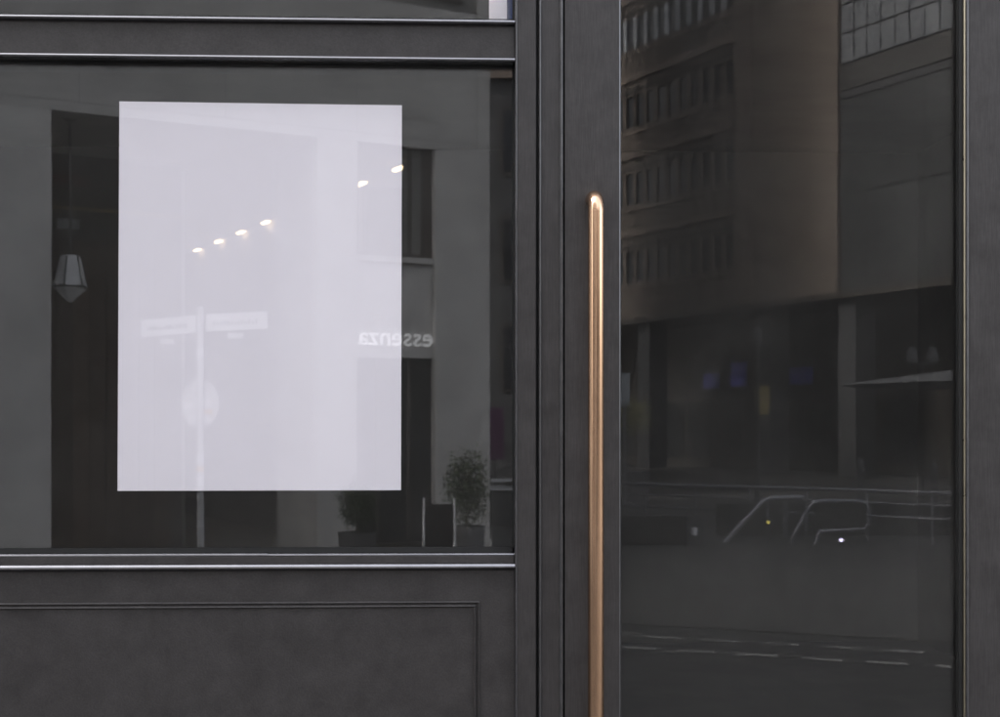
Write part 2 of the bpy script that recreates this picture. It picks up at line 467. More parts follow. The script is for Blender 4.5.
moulding(-2.37, 0.0763, 0.42, 1.2395)
# the glass: display window and fanlight over the transom
MB().box(XL - 0.004, XR + 0.004, 0.036, 0.044, 1.3380, 2.3930).build('window_pane', 'glass_w', front)
MB().box(XL - 0.004, XR + 0.004, 0.036, 0.044, 2.4740, 3.2230).build('fanlight_pane', 'glass_w', front)
def gasket(z0, z1):
    gk = MB()
    gk.box(XL, XR, 0.0335, 0.0355, z1 - 0.004, z1); gk.box(XL, XR, 0.0335, 0.0355, z0, z0 + 0.012)
    gk.box(XR - 0.004, XR, 0.0335, 0.0355, z0, z1); gk.box(XL, XL + 0.006, 0.0335, 0.0355, z0, z1)
    gk.build('gasket', 'gasket', front)
gasket(1.341, 2.3895); gasket(2.477, 3.22)
for z0, z1 in ((1.335, 1.345), (2.384, 2.394), (2.472, 2.482), (3.216, 3.226)):
    pass
# head of the shopfront, posts to either side and the building above
MB().box(XL - 0.05, 2.95, 0.002, 0.139, 3.302, 3.42).build('head_rail', 'paint', front, bevel=0.002)
MB().box(-9.0, 9.0, -0.01, 0.5, 3.425, 4.15).build('fascia', 'paint', front, bevel=0.006)
MB().box(-9.0, 9.0, -0.05, 0.4, 4.155, 4.26).build('cornice', 'paint', front, bevel=0.01)
MB().box(-9.0, 9.0, 0.0, 0.5, 4.265, 6.2).build('upper_wall', 'plaster', front)
MB().box(-9.0, XL - 0.053, 0.004, 0.5, Z0, 3.42).build('side_pier', 'paint', front)
MB().box(2.96, 9.0, 0.004, 0.5, Z0, 3.42).build('side_pier', 'paint', front)
# wide post on the far side of the door and a second narrow window beyond it
jamb(1.3105, 1.2570)
MB().box(1.3140, 1.3600, 0.0, 0.14, Z0, 3.3).build('mullion', 'paint_v', front, bevel=0.0022)
MB().box(1.3610, 2.95, 0.05, 0.058, 1.2, 3.3).build('side_window_pane', 'glass_w', front)
MB().box(1.3610, 2.95, 0.012, 0.12, Z0, 1.2).build('side_stall_riser', 'paint', front, bevel=0.002)
MB().box(XL, 2.95, 0.14, 0.16, Z0, 0.6).build('back_board', 'gasket', front)

# ---- the door
DX0, DX1 = 0.2568, 1.2550
door = thing('glass_entrance', 'tall dark grey framed glass door with long copper pull handle', 'door', (DX0, 0.0, Z0))
def dpart(mb, name, mat, parent=door, bevel=0.0, smooth=False):
    o = mb.build(name, mat, parent, bevel, smooth)
    if parent is door: o.location = (-DX0, 0, -Z0)
    return o
stl = dpart(MB().box(DX0, 0.3765, 0.002, 0.062, Z0 + 0.01, 3.29), 'stile', 'paint_v', bevel=0.0018)
MB().prism([(0.3742, 0.0012), (0.3768, 0.0024), (0.3768, 0.02), (0.3742, 0.02)], 'z', 0.30, 3.17).build('edge_strip', 'edge', stl)
st2 = dpart(MB().box(1.1266, DX1, 0.002, 0.062, Z0 + 0.01, 3.29), 'stile', 'paint_v', bevel=0.0012)
pts = [(1.1262 + 0.0056 * (0.5 - 0.5 * math.cos(math.pi * i / 8)), 0.003 - 0.0042 * math.sin(math.pi * i / 8)) for i in range(9)]
MB().prism([(1.1262, 0.02)] + pts + [(1.1318, 0.02)], 'z', 0.30, 3.17).build('bead', 'edge', st2)
MB().prism([(1.1226, 0.0065), (1.1252, 0.0045), (1.1256, 0.012), (1.1226, 0.012)], 'z', 0.31, 3.16).build('glazing_strip', 'strip', st2)
dpart(MB().box(0.3768, 1.1263, 0.003, 0.062, 3.17, 3.29), 'top_rail', 'paint', bevel=0.0015)
dpart(MB().box(0.3768, 1.1263, 0.003, 0.062, Z0 + 0.01, 0.30), 'bottom_rail', 'paint', bevel=0.0015)
dpart(MB().box(0.372, 1.124, 0.030, 0.038, 0.296, 3.174), 'door_pane', 'glass_d')
gk = MB()
gk.box(0.3767, 0.3812, 0.0265, 0.0295, 0.301, 3.169)
gk.box(1.1145, 1.1262, 0.0125, 0.0295, 0.301, 3.169)
gk.box(0.3815, 1.114, 0.0265, 0.0295, 3.16, 3.169); gk.box(0.3815, 1.114, 0.0265, 0.0295, 0.301, 0.311)
dpart(gk, 'gasket', 'gasket')
# long pull handle: round copper bar returning to the stile at both ends
HX, HY, HR, BR = 0.3183, -0.052, 0.0170, 0.034
path = [(HX - 0.0, 0.003, 2.112 - HR), (HX, HY + BR, 2.112 - HR)]
for i in range(1, 11):
    a = math.pi / 2 * i / 10
    path.append((HX, HY + BR - BR * math.sin(a), 2.112 - HR - BR + BR * math.cos(a)))
path.append((HX, HY, 1.8215))
h = dpart(MB().tube(path, HR, 40), 'pull_handle', 'copper', smooth=True)
path = [(HX, HY, 1.8208), (HX, HY, 0.62)]
for i in range(1, 11):
    a = math.pi / 2 * i / 10
    path.append((HX, HY + BR - BR * math.cos(a), 0.62 - BR * math.sin(a)))
path.append((HX, 0.003, 0.62 - BR))
MB().tube(path, HR, 40).build('handle_bar', 'copper', h, smooth=True)
MB().tube([(HX, HY, 1.818), (HX, HY, 1.824)], HR * 0.97, 40).build('joint_pin', 'copper', h, smooth=True)

# ---- the poster behind the window
po = MB()
pz = [(-0.6979, 1.4741), (-0.0929, 1.4746), (-0.0909, 2.3040), (-0.6940, 2.3070)]
po.prism(pz, 'y', 0.0452, 0.0465)
poster = tag(po.build('poster', 'poster'), 'blank lavender white poster standing flat behind the display window glass', 'poster')

# ---- white strip added inside the fanlight to make a bright streak
hb = tag(MB().box(0.0975, 0.1362, 0.060, 0.0615, 2.43, 3.55).build('added_bright_strip', 'poster'), 'narrow white strip with navy edge, added inside the window for a bright streak above the transom', 'banner')
MB().box(0.1363, 0.1515, 0.060, 0.0615, 2.43, 3.55).build('navy_edge', 'navy', hb)
MB().tube([(0.09, 0.061, 3.555), (0.155, 0.061, 3.555)], 0.008, 8).build('top_rod', 'steel', hb)
MB().tube([(0.12, 0.061, 3.56), (0.12, 0.061, 3.605)], 0.003, 6).build('cord', 'steel', hb)

# ================================================================== ACROSS THE STREET
ROT = math.atan2(-0.4359, 0.9)
# ---- limestone arcade building; local x along its front, local -y into it
A = thing('arcade_building', 'pale limestone building with pillared arcade across the street', 'building', (-4.535, -11.51, 0.0), ROT)
UL, UR = -9.0, 5.656
def ab(name, mat, x0, x1, v0, v1, z0, z1, parent=A, bevel=0.0):
    return MB().box(x0, x1, -v1, -v0, z0, z1).build(name, mat, parent, bevel)
foot = [(UL, -0.03), (UL, -14.5), (UR + 4.35, -14.5), (UR, -0.03)]
MB().prism([(UL, 0.6), (UL, -14.4), (UR + 4.3, -14.4), (UR, 0.6)], 'z', 0.001, 0.055).build('bounce_floor', 'stone', A)  # pale floor slab added to bounce light into the arcade
wall = MB().prism(foot, 'z', 5.06, 17.0).build('wall', 'joint', A)
MB().prism([(UR, -0.97), (UR + 0.28, -0.97), (UR + 4.35, -14.5), (UR + 4.0, -14.5)], 'z', 0.0, 4.999).build('side_wall', 'stone', A)
ab('lintel_beam', 'stone', UL, UR, 0.0, 0.34, 4.95, 5.055)
MB().prism([(UL, -0.345), (UL, -14.4), (UR + 4.3, -14.4), (UR, -0.345)], 'z', 5.0, 5.055).build('arcade_ceiling', 'soffit', A)
joints = [-8.56 + 1.56 * i for i in range(10)]
for zi, (z0, z1) in enumerate([(5.06, 6.62), (6.628, 8.2), (8.208, 9.8), (9.808, 11.4), (11.408, 13.0), (13.008, 14.6), (14.608, 16.2)]):
    edges = [UL] + joints[0:] + [UR]
    for a, b in zip(edges[:-1], edges[1:]):
        if b - a < 0.05: continue
        if zi % 2 == 1 and joints.index(a) % 2 == 0 if a in joints else False:
            # upper windows
            w = ab('window', 'frame_brown', a + 0.2, b - 0.2, 0.0, 0.028, z0 + 0.1, z1 - 0.1, wall)
            MB().box(a + 0.27, b - 0.27, 0.002, 0.006, z0 + 0.17, z1 - 0.17).build('pane', 'winpane', w)
            continue
        ab('stone_slab', 'stone', a + 0.003, b - 0.003, 0.0, 0.029, z0, z1, wall)
ab('parapet', 'stone', UL, UR, -0.05, 0.4, 17.0, 17.4)
for a, b, dp in ((-8.9, -7.9, 0.9), (-4.6, -3.5, 0.9), (-0.75, 0.515, 0.9), (3.435, 3.924, 1.37), (4.925, 5.656, 0.95)):
    p = ab('pillar', 'stone_l' if b < 1 else 'stone', a, b, 0.0, dp, 0.06, 4.948, bevel=0.008)
    ab('pillar_plinth', 'stone', a - 0.02, b + 0.02, -0.02, dp + 0.02, 0.0, 0.3, p)
# left shop set back in the arcade
sw = ab('shop_wall', 'darkpanel', UL, 2.6, 2.62, 3.0, 0.06, 4.998)
ab('gold_band', 'gold', UL, 2.59, 2.58, 2.618, 4.315, 4.355, sw)
ab('sign_board', 'darkpanel', 0.55, 2.2, 2.59, 2.618, 3.97, 4.31, sw)
ab('red_board', 'redpanel', 0.62, 1.45, 2.57, 2.618, 4.62, 4.74, sw)
ab('name_plate', 'palemetal', 1.05, 1.32, 2.57, 2.588, 4.08, 4.2, sw)
plank = MB().box(0, 0.19, 2.585 - 5.2, 0, 0, 1)   # replaced below
pm = MB().box(0, 0.188, -0.03, 0, 0.1, 3.95).mesh('plank', M['timber'])
for i in range(58):
    u = UL + 0.05 + i * 0.2
    if u < 2.4: place('plank', pm, sw, (u, -2.588, 0))
# passage through the building
ab('passage_wall', 'plaster', 2.6, 2.75, 3.0, 14.0, 0.06, 4.998)
ab('passage_wall', 'plaster', 5.13, 5.28, 3.1, 14.0, 0.06, 4.998)
ew = ab('passage_end_wall', 'darkpanel', 2.6, 5.3, 14.0, 14.2, 0.06, 4.998)
# right bay: shopfront nearly flush with the pillars, fanlight of clear glass over a sign panel
rs = ab('sign_panel', 'stone', 3.926, 4.923, 0.08, 0.16, 2.47, 3.58)
ab('ledge', 'stone', 3.926, 4.923, 0.02, 0.17, 3.585, 3.65, rs)
fl = ab('fanlight_pane', 'glass_w', 3.98, 4.87, 0.12, 0.128, 3.70, 4.94)
for a_, b_, c_, d_ in ((3.926, 3.98, 3.655, 4.948), (4.80, 4.923, 3.655, 4.948), (3.98, 4.80, 3.655, 3.70), (4.62, 4.66, 3.70, 4.948)):
    ab('frame_bar', 'frame_brown', a_, b_, 0.10, 0.15, c_, d_, fl)
sg = ab('shop_glazing', 'darkglass', 3.926, 4.923, 0.12, 0.15, 0.3, 2.465)
for k in range(2):
    ab('glazing_bar', 'frame_brown', 4.2 + k * 0.4, 4.24 + k * 0.4, 0.09, 0.118, 0.3, 2.465, sg)
rw = ab('back_wall', 'darkpanel', 5.28, 6.3, 2.93, 3.09, 0.06, 4.998)
# raised letters of the shop name on the panel
sign = thing('shop_sign', 'white raised essenza lettering on pale panel across the street', 'sign', (0, 0, 0))
sign.matrix_world = Matrix.LocRotScale(Vector((-4.535, -11.51, 0)), Matrix.Rotation(ROT, 3, 'Z').to_quaternion(), None)
def letters(word, size, u_start, v, z, target, mat, parent):
    cu = bpy.data.curves.new('t', 'FONT'); cu.size = 1.0
    def width(s):
        cu.body = s
        ob = bpy.data.objects.new('t', cu); col.objects.link(ob)
        bpy.context.view_layer.update()
        w = ob.bound_box[4][0]
        bpy.data.objects.remove(ob)
        return w
    full = width(word)
    k = target / full
    for i, ch in enumerate(word):
        off = width(word[:i + 1]) - width(ch)
        c2 = bpy.data.curves.new('letter', 'FONT'); c2.body = ch; c2.extrude = 0.03; c2.offset = 0.0; c2.resolution_u = 3
        ob = bpy.data.objects.new('tmp', c2); col.objects.link(ob)
        bpy.context.view_layer.update()
        me = bpy.data.meshes.new_from_object(ob.evaluated_get(bpy.context.evaluated_depsgraph_get()))
        bpy.data.objects.remove(ob)
        me.materials.clear(); me.materials.append(M[mat])
        o = place('letter', me, parent)
        o.matrix_local = (Matrix.Translation((u_start - off * k, -v, z)) @ Matrix.Rotation(math.pi, 4, 'Z')
                          @ Matrix.Rotation(math.pi / 2, 4, 'X') @ Matrix.Diagonal((k, k, k, 1)))
letters('essenza', 1.0, 4.93, 0.068, 2.61, 0.97, 'letters', sign)

# downlights in a row down the passage
ring_me = MB().box(-0.05, 0.05, -0.17, 0.17, 0.0, 0.03).mesh('housing', M['steel'])
lens_me = MB().prism([(-0.04, 0.0), (-0.025, -0.035), (0.025, -0.035), (0.04, 0.0)], 'y', -0.15, 0.15).mesh('lens', M['lamp'])
def from_a(u, v, z):
    c, s = math.cos(ROT), math.sin(ROT)
    return (-4.535 + u * c + v * s, -11.51 + u * s - v * c, z)
ords = ['nearest the street', 'second from the street', 'third from the street', 'fourth from the street',
        'fifth from the street', 'sixth from the street', 'seventh from the street', 'deepest in the passage']
for i, v in enumerate((1.35, 2.63, 3.92, 5.24, 6.56, 7.85, 9.11, 10.45)):
    dl = thing('downlight', 'warm recessed downlight in arcade ceiling, ' + ords[i], 'light', from_a(5.05, v, 4.969), ROT, 'downlights along the arcade passage')
    place('housing', ring_me, dl); place('lens', lens_me, dl)

# hanging lantern under the arcade
la = thing('hanging_lantern', 'faceted white lantern hanging on a rod under the arcade', 'lantern', from_a(0.80, 0.5, 3.0), ROT)
la.scale = (1.1, 1.1, 1.02)
body = MB().lathe([(0.02, 0.0), (0.165, 0.15), (0.165, 0.165), (0.1, 0.47), (0.09, 0.49)], n=6).build('shade', 'lanternglass', la)
MB().lathe([(0.172, 0.148), (0.172, 0.168)], n=6).build('rim', 'steel', la)
for k in range(6):
    a = math.pi / 3 * k
    MB().tube([(0.168 * math.cos(a), 0.168 * math.sin(a), 0.166), (0.102 * math.cos(a), 0.102 * math.sin(a), 0.472)], 0.006, 5).build('rib', 'steel', la)
MB().tube([(0, 0, 0.48), (0, 0, 1.93)], 0.014, 8).build('rod', 'steel', la)
MB().lathe([(0.05, 1.92), (0.09, 1.958)], n=12).build('ceiling_rose', 'steel', la)

# ---- street name post with a round sign seen from behind
sp = thing('street_sign_post', 'grey post with two street name plates and a round sign seen from behind', 'sign post', (-2.40, -10.91, 0.0))
MB().tube([(0, 0, 0), (0, 0, 2.80)], 0.034, 14).build('pole', 'alu', sp, smooth=True)
MB().lathe([(0.045, 2.80), (0.03, 2.83)], n=14).build('cap', 'alu', sp)
def plate(x0, x1, za, zb):
    # slightly tilted as in the street
    p = MB().prism([(x0, za - 0.085), (x1, zb - 0.085), (x1, zb + 0.085), (x0, za + 0.085)], 'y', -0.012, 0.012).build('name_plate', 'white', sp)
    n = 13
    rnd = random.Random(int(abs(x0) * 100))
    ink = MB()
    L = abs(x1 - x0)
    for i in range(n):
        t = 0.12 + 0.76 * i / n
        x = x0 + (x1 - x0) * t; zc = za + (zb - za) * t
        hgt = rnd.choice((0.025, 0.03, 0.045))
        ink.box(x - 0.008, x + 0.012, 0.0125, 0.0135, zc - 0.03, zc - 0.03 + hgt)
        if rnd.random() < 0.6: ink.box(x + 0.012, x + 0.022, 0.0125, 0.0135, zc - 0.01, zc + 0.0)
    ink.build('lettering', 'ink', p)
    MB().box(min(x0, x1) + L * 0.35, min(x0, x1) + L * 0.6, -0.008, 0.008, min(za, zb) - 0.15, min(za, zb) - 0.10).build('number_tag', 'white', sp)
plate(-0.575, -0.045, 2.61, 2.66); plate(0.065, 0.66, 2.67, 2.70)
dsk = MB()
n = 28
prof = [(0.235 * math.cos(2 * math.pi * i / n), 1.88 + 0.235 * math.sin(2 * math.pi * i / n)) for i in range(n)]
dsk.prism(prof, 'y', -0.004, 0.004)
disc = dsk.build('round_sign', 'alu', sp, loc=(-0.01, -0.045, 0), rz=R(30))
for (x, z, w, hh, mt) in ((-0.14, 1.86, 0.1, 0.06, 'sticker'), (0.1, 1.89, 0.09, 0.1, 'sticker'), (0.1, 1.8, 0.11, 0.045, 'sticker_o'), (0.09, 1.73, 0.08, 0.06, 'sticker'), (-0.1, 1.72, 0.1, 0.08, 'sticker')):
    MB().box(x - w / 2, x + w / 2, 0.0042, 0.0055, z - hh / 2, z + hh / 2).build('sticker', mt, disc)
for z, hh, mt in ((1.35, 0.09, 'sticker'), (1.24, 0.05, 'sticker_o'), (1.12, 0.1, 'sticker'), (0.7, 0.06, 'sticker'), (2.38, 0.08, 'sticker')):
    MB().tube([(0, 0, z - hh / 2), (0, 0, z + hh / 2)], 0.036, 14).build('sticker', mt, sp)

# ---- planters and sandwich board in front of the arcade
def bush(name, label, loc, r, h0, hc, potmat, mat='leaf', group=None, n=2600, pot=(0.15, 0.2), tall=1.05):
    t = thing(name, label, 'plant', loc, 0, group)
    MB().lathe([(pot[0], 0.0), (pot[1], h0), (pot[1] - 0.02, h0), (pot[1] - 0.03, h0 - 0.04)], n=16).build('pot', potmat, t)
    MB().tube([(0, 0, h0 - 0.05), (0.01, 0, hc - r * 0.4), (0.0, 0.01, hc + r * 0.3)], [0.018, 0.014, 0.006], 7).build('stem', 'bark', t)
    rn = random.Random(hash(label) % 1000 if False else int(loc[0] * 100) + 500)
    mb = MB()
    for i in range(n):
        d = Vector((rn.gauss(0, 1), rn.gauss(0, 1), rn.gauss(0, 1))).normalized()
        rad = r * (rn.random() ** 0.45) * (0.85 + 0.3 * rn.random())
        lump = 1 + 0.22 * math.sin(5 * d.x + 3 * d.z + loc[0]) * math.cos(4 * d.y - 2 * d.z)
        p = Vector((0, 0, hc)) + Vector((d.x * rad, d.y * rad, d.z * rad * tall)) * lump
        a = Vector((rn.uniform(-1, 1), rn.uniform(-1, 1), rn.uniform(-0.6, 1))).normalized() * rn.uniform(0.025, 0.05) * (r / 0.24)
        b = a.cross(Vector((rn.uniform(-1, 1), rn.uniform(-1, 1), rn.uniform(-1, 1)))).normalized() * 0.012 * (r / 0.24)
        mb._add([p, p + a * 0.5 + b, p + a, p + a * 0.5 - b], [(0, 1, 2, 3)])
    c = mb.build('crown', mat, t)
    return t
bush('potted_bush', 'round potted bush in grey planter beside the sandwich board', (0.24, -11.91, 0.0), 0.24, 0.60, 0.99, 'pot', tall=1.7)
bush('potted_bush', 'low potted bush in black planter at the arcade pillar', (-0.9, -11.61, 0.0), 0.2, 0.56, 0.86, 'pot_d', tall=1.4)
sb = thing('sandwich_board', 'dark sandwich board with white side rails by the arcade', 'board', (-0.05, -11.41, 0.0))
for s in (-1, 1):
    MB().prism([(-0.14, 0.06), (0.14, 0.06), (0.14, 0.86), (-0.14, 0.86)], 'y', -0.008, 0.008).build('panel', 'plaster', sb, loc=(0, s * 0.0, 0))
    MB().tube([(s * 0.165, 0.05, 0.0), (s * 0.155, 0.0, 0.92)], 0.014, 8).build('rail', 'white', sb)
    MB().tube([(s * 0.165, -0.25, 0.0), (s * 0.155, -0.02, 0.92)], 0.012, 8).build('rail', 'white', sb)

# ---- narrow brown building and navy tower behind it, seen past the arcade corner
nb = thing('corner_building', 'narrow dark stone building with brown window frames beyond the arcade corner', 'building', (1.05, -32.0, 0.0))
MB().box(0.0, 3.2, -10.0, 0.0, 0.0, 10.4).build('wall', 'greycol', nb)
MB().box(-0.1, 3.3, -10.1, 0.12, 10.4, 10.65).build('roof_edge', 'brown_l', nb)
for fl_ in range(3):
    for k in range(3):
        w = MB().box(0.35 + k * 1.0, 0.9 + k * 1.0, 0.0, 0.05, 2.6 + fl_ * 2.7, 4.3 + fl_ * 2.7).build('window', 'frame_brown', nb)
        MB().box(0.42 + k * 1.0, 0.83 + k * 1.0, 0.05, 0.056, 2.68 + fl_ * 2.7, 4.22 + fl_ * 2.7).build('pane', 'winpane', w)
nt_ = thing('glass_tower', 'navy glass tower rising behind the narrow dark stone building', 'building', (2.12, -43.5, 0.0))
MB().box(0, 3.0, -12, 0, 0, 34).build('core', 'steel', nt_)
gp = MB().box(0.02, 1.46, 0.0, 0.04, 0.04, 2.9).mesh('glass_panel', M['navy'])
for r_ in range(11):
    for k in range(2):
        place('glass_panel', gp, nt_, (0.02 + k * 1.49, 0.002, 0.2 + r_ * 3.0))
ban = tag(MB().box(0, 0.3, -0.02, 0.02, 0, 0.95).build('banner', 'purple', loc=(0.80, -22.9, 1.1)), 'purple cloth banner on a stand beyond the arcade', 'banner')
MB().tube([(0.15, 0, -1.1), (0.15, 0, 0)], 0.02, 8).build('pole', 'steel', ban)
MB().box(-0.1, 0.4, -0.15, 0.15, -1.1, -1.04).build('base', 'steel', ban)
tc = thing('cafe_counter', 'white topped dark cafe counter beyond the arcade corner', 'counter', (0.75, -20.9, 0.0))
MB().box(0.05, 0.85, -0.3, 0.3, 0.0, 0.62).build('body', 'pot_d', tc); MB().box(0, 0.9, -0.35, 0.35, 0.62, 0.68).build('top', 'white', tc)
MB().box(0.05, 0.75, -0.25, 0.2, 0.76, 0.8).build('shelf', 'white', tc); MB().box(0.3, 0.4, -0.2, -0.1, 0.68, 0.76).build('shelf_post', 'steel', tc)

# ---- long brown office building; local y runs along its front, it faces local -x
B = thing('brown_office_building', 'long brown stone office building with rows of narrow windows across the plaza', 'building', (11.083, -49.91, 0.0), ROT)
S0, S1 = -22.0, 5.6
def bb(name, mat, x0, x1, s0, s1, z0, z1, parent=B, bevel=0.0):
    return MB().box(x0, x1, s0, s1, z0, z1).build(name, mat, parent, bevel)
rows = [(7.887, 9.212), (11.20, 12.52), (14.476, 15.80), (17.80, 19.12), (21.1, 22.4)]
bb('core', 'brown_d', 0.32, 12.0, S0, S1, 6.4, 24.5)
zlast = 6.4
pitch = 0.76; PX = -0.25
win_me = MB().box(0.09, 0.15, 0, 0.53, 0.0, 1.30).mesh('window', M['frame_brown'])
pane_me = MB().box(0.082, 0.089, 0.03, 0.50, 0.05, 1.25).mesh('pane', M['winpane'])
for ri, (z0, z1) in enumerate(rows):
    bb('spandrel', 'brown', 0.0, 0.315, S0, -0.02, zlast, z0)
    bb('sill_ledge', 'brown_l', -0.06, 0.0, S0, -0.02, z0 - 0.28, z0 - 0.2)
    bb('head_gap', 'darkwall', -0.03, 0.0, S0, -0.02, z1 + 0.16, z1 + 0.26)
    bb('string_course', 'brown_l', -0.1, 0.0, S0, -0.02, z1 + 0.62, z1 + 0.9)
    zlast = z1
    pm_ = MB().box(0.0, 0.3, 0, pitch - 0.53, 0, z1 - z0).mesh('pier', M['palemetal' if ri == 3 else 'brown'])
    for k in range(28):
        s = PX - 0.53 - k * pitch
        if s < S0: break
        place('pier', pm_, B, (0, s - (pitch - 0.53), z0))
        w = place('window', win_me, B, (0, s, z0))
        place('pane', pane_me, w)
bb('spandrel', 'brown', 0.0, 0.315, S0, -0.02, zlast, 24.5)
bb('pier', 'brown', 0.001, 0.315, PX, -0.02, 6.4, 24.4)
bb('pilaster', 'brown2', -0.16, 0.316, -0.015, 0.95, 6.41, 24.6)
for k in range(3):                                  # blank end wall in tall slabs
    for j in range(6):
        bb('stone_slab', 'brown', -0.02, 0.3, 1.0 + k * 1.535, 1.0 + k * 1.535 + 1.528, 6.4 + j * 3.02, 6.4 + j * 3.02 + 3.01)
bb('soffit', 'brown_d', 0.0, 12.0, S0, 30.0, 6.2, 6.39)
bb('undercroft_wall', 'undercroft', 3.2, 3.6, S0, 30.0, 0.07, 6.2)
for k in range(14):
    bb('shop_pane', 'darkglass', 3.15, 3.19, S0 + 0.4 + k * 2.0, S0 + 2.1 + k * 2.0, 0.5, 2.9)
for s in (-20.5, -13.5, -7.2, 0.7, 5.27, 11.6, 17.8, 24.0):
    bb('column', 'greycol', 0.3, 1.2, s, s + 0.88, 0.07, 6.199)
# curtain walled wing of glass next to it
G = thing('glass_wing', 'grey glass curtain wall block next to the brown stone office', 'building', (11.083, -49.91, 0.0), ROT)
MB().box(0.2, 12.0, 5.62, 30.0, 6.4, 26.0).build('core', 'steel', G)
g_l = MB().box(0.08, 0.19, 0.035, 0.62, 0.03, 0.98).mesh('glass_panel', M['curtain'])
g_d = MB().box(0.1, 0.19, 0.012, 1.288, 0.0, 2.5).mesh('glass_panel', M['curtain_d'])
for k in range(18):
    s = 5.65 + k * 1.3
    for j in range(11):
        for h_ in (0, 0.65): place('glass_panel', g_l, G, (0, s + h_, 14.2 + j * 1.02))
    for z_ in (7.21, 10.47): place('glass_panel', g_d, G, (0, s, z_))
for z, hh, mt in ((6.42, 0.78, 'curtain_d'), (9.72, 0.74, 'curtain_d'), (13.0, 0.25, 'steel'), (13.3, 0.85, 'winged'), (25.6, 0.4, 'steel')):
    MB().box(0.07, 0.19, 5.64, 30.0, z, z + hh).build('spandrel', mt, G)

def from_b(x, s, z):
    c, s_ = math.cos(ROT), math.sin(ROT)
    return (11.083 + x * c - s * s_, -49.91 + x * s_ + s * c, z)
for i, (s0, s1, z0, z1, lb) in enumerate(((-6.3, -5.25, 3.45, 4.1, 'small square blue sign under the brown office'),
                                          (-4.4, -3.4, 3.5, 4.5, 'tall blue sign under the brown office beside the lamp post'),
                                          (-0.95, 0.64, 3.48, 4.15, 'wide blue sign between two grey columns of the brown office'))):
    t = tag(MB().box(3.06, 3.14, 0, s1 - s0, 0, z1 - z0).build('blue_sign', 'blue', loc=from_b(0, s0, z0), rz=ROT), lb, 'sign', 'blue signs under the office')
ys = tag(MB().box(0.24, 0.295, 0, 0.8, 0, 1.05).build('notice_board', 'yellow', loc=from_b(0, 0.74, 2.26), rz=ROT), 'faded yellow notice fixed to a grey column of the office', 'notice')

# ---- plaza furniture seen in the door glass
lp = thing('lamp_post', 'slim grey lamp post standing on the plaza', 'street lamp', (6.26, -24.91, 0.012))
MB().tube([(0, 0, 0), (0, 0, 3.3)], [0.055, 0.04], 10)  .build('pole', 'steel', lp, smooth=True)
MB().lathe([(0.05, 3.3), (0.10, 3.42), (0.10, 3.62), (0.03, 3.7)], n=12).build('lamp_head', 'greycol', lp)
cv = thing('parasol', 'pale canvas parasol over the cafe terrace on the plaza', 'parasol', (9.92, -22.6, 0.012))
MB().tube([(0, 0, 0), (0, 0, 2.95)], 0.03, 10).build('pole', 'galv', cv, smooth=True)
MB().lathe([(2.62, 2.46), (2.6, 2.48), (0.06, 2.80), (0.02, 2.88)], n=8).build('canopy', 'linen', cv)
MB().lathe([(0.35, 0.0), (0.35, 0.08), (0.06, 0.12)], n=16).build('base', 'darkwall', cv)
tl = thing('terrace_lamp', 'twin pale lamp heads on a pole behind the parasol', 'street lamp', (9.16, -23.6, 0.012))
MB().tube([(0, 0, 0), (0, 0, 2.9)], 0.03, 8).build('pole', 'steel', tl)
MB().tube([(-0.2, 0, 2.9), (0.2, 0, 2.9)], 0.02, 8).build('arm', 'steel', tl)
for x in (-0.2, 0.2): MB().lathe([(0.1, 2.92), (0.12, 3.0), (0.07, 3.2), (0.03, 3.22)], (x, 0, 0), n=10).build('lamp_head', 'greycol', tl)
# pedestrian railing
ra = thing('railing', 'galvanised pedestrian railing along the station stairs', 'railing', (2.6, -20.79, 0.012))
dv = Vector((7.6 - 2.6, -15.87 + 20.79, 0)); Ln = dv.length; dn = dv.normalized()
for z in (0.725, 0.55, 0.36):
    MB().tube([(0, 0, z), tuple(dv + Vector((0, 0, z)))], 0.028 if z > 0.7 else 0.016, 8).build('rail', 'galv', ra, smooth=True)
for k in range(8):
    p = dn * (Ln * k / 7)
    MB().tube([(p.x, p.y, 0), (p.x, p.y, 0.72)], 0.024, 8).build('post', 'galv', ra)
# stair handrails
h1 = thing('stair_handrail', 'bent steel handrail sloping into the station stairs, beside the low wall', 'handrail', (4.0, -16.91, 0.012), 0, 'station stair handrails')
MB().tube([(0, 0, 0.0), (0.48, 0, 0.52), (0.56, 0, 0.60), (0.66, 0, 0.635), (1.12, 0, 0.64), (1.12, -1.0, 0.64), (1.12, -1.0, 0.0)], 0.042, 10).build('tube', 'galv', h1, smooth=True)
MB().tube([(0.62, 0, 0.62), (0.62, 0, 0.0)], 0.02, 8).build('post', 'galv', h1)
h2 = thing('stair_handrail', 'bent steel handrail with looped end on the far side of the stairs', 'handrail', (4.93, -16.75, 0.012), 0, 'station stair handrails')
MB().tube([(0, 0, 0.08), (0.24, 0, 0.5), (0.32, 0, 0.58), (0.42, 0, 0.6), (0.95, 0, 0.6), (1.06, 0, 0.56), (1.1, 0, 0.46), (1.1, 0, 0.3), (1.04, 0, 0.2), (0.4, 0, 0.18), (0.34, 0, 0.0)], 0.034, 10).build('tube', 'galv', h2, smooth=True)
MB().prism([(0.42, 0.2), (1.02, 0.2), (1.06, 0.3), (1.06, 0.5), (0.95, 0.57), (0.42, 0.57), (0.3, 0.5)], 'y', -0.01, 0.01).build('infill_panel', 'darkwall', h2)
MB().tube([(0, 0, 0.09), (0, 0, 0.0)], 0.026, 8).build('post', 'galv', h2)
lw = tag(MB().box(2.2, 3.4, -17.3, -16.7, 0.013, 0.42).build('low_wall', 'darkwall', bevel=0.015), 'dark concrete low wall at the top of the station stairs', 'wall')
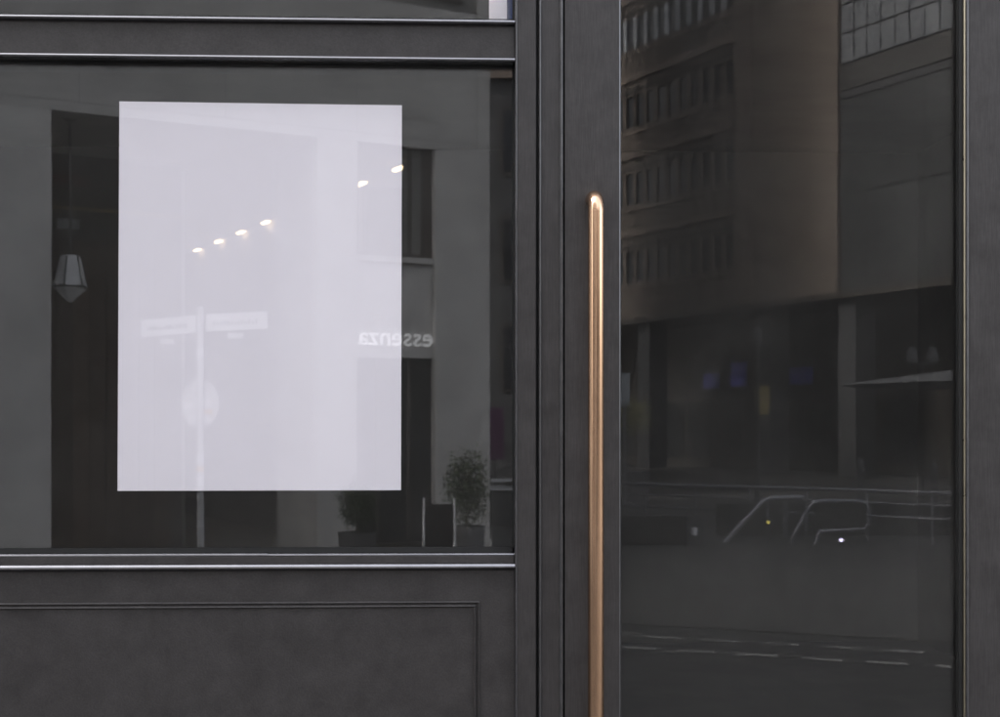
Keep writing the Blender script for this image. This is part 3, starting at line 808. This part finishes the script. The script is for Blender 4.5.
lw2 = tag(MB().box(4.2, 8.4, -18.6, -18.3, 0.013, 0.5).build('stair_parapet', 'darkwall', bevel=0.015), 'long dark parapet behind the bent handrails', 'wall')
bx = thing('utility_box', 'small grey utility box at the end of the low wall', 'box', (3.47, -16.4, 0.012))
MB().box(-0.12, 0.12, -0.1, 0.1, 0.0, 0.42).build('cabinet', 'greycol', bx, bevel=0.008)
MB().box(-0.05, 0.03, 0.1, 0.104, 0.16, 0.27).build('label_plate', 'sticker', bx)
ld = thing('ground_light', 'small violet white light on the ground by the handrail loop', 'light', (5.54, -16.41, 0.012))
MB().lathe([(0.04, 0.0), (0.04, 0.06)], n=12).build('housing', 'steel', ld)
MB().lathe([(0.03, 0.06), (0.03, 0.085), (0.015, 0.1)], n=12).build('lens', 'led', ld)
am = thing('marker_light', 'tiny amber marker light on a stake beside the handrail', 'light', (4.51, -16.41, 0.012))
MB().tube([(0, 0, 0), (0, 0, 0.31)], 0.012, 8).build('stake', 'steel', am)
MB().lathe([(0.022, 0.31), (0.022, 0.345)], n=10).build('lens', 'amber', am)
bush('tree_in_planter', 'yellow green small tree in planter across the plaza', (4.35, -28.9, 0.012), 0.42, 0.7, 1.95, 'pot', 'leaf_y', n=700, pot=(0.3, 0.36))
ks = thing('advertising_column', 'pale advertising panel standing on posts at the plaza edge', 'sign', (3.75, -26.9, 0.012))
MB().box(-0.3, 0.2, -0.05, 0.05, 2.15, 2.85).build('panel', 'palemetal', ks)
for x in (-0.2, 0.1): MB().tube([(x, 0, 0), (x, 0, 2.15)], 0.03, 8).build('post', 'galv', ks)
for i, (x, y, lb) in enumerate(((7.25, -21.2, 'slim steel bollard under the parasol'), (7.9, -19.4, 'slim steel bollard next to the railing end'))):
    bo = thing('bollard', lb, 'bollard', (x, y, 0.012), 0, 'steel bollards on the plaza')
    MB().lathe([(0.06, 0), (0.06, 1.05), (0.03, 1.1)], n=12).build('post', 'greycol', bo); MB().lathe([(0.064, 0.9), (0.064, 0.96)], n=12).build('band', 'greycol', bo)

# ---- the rest of the street, closing it off left and right
def block(name, label, loc, w, d, h_, rz, mat):
    t = thing(name, label, 'building', loc, rz)
    MB().box(0, w, -d, 0, 0, h_).build('wall', mat, t)
    MB().box(-0.15, w + 0.15, -d - 0.15, 0.15, h_, h_ + 0.4).build('cornice', 'stone', t)
    wm = MB().box(0, 1.3, 0.0, 0.06, 0, 1.9).mesh('window', M['frame_brown'])
    pn = MB().box(0.08, 1.22, 0.06, 0.07, 0.08, 1.82).mesh('pane', M['winpane'])
    for r_ in range(int(h_ // 3.4)):
        for k in range(int(w // 2.6)):
            wi = place('window', wm, t, (0.7 + k * 2.6, 0.001, 1.1 + r_ * 3.4)); place('pane', pn, wi)
    return t
block('plaster_building', 'warm grey plaster building closing the street on the arcade side', (-40, -6, 0), 26, 12, 15, R(30), 'plaster')
block('stone_building', 'tall limestone building at the far end of the plaza', (30, -75, 0), 30, 12, 20, R(40), 'stone')
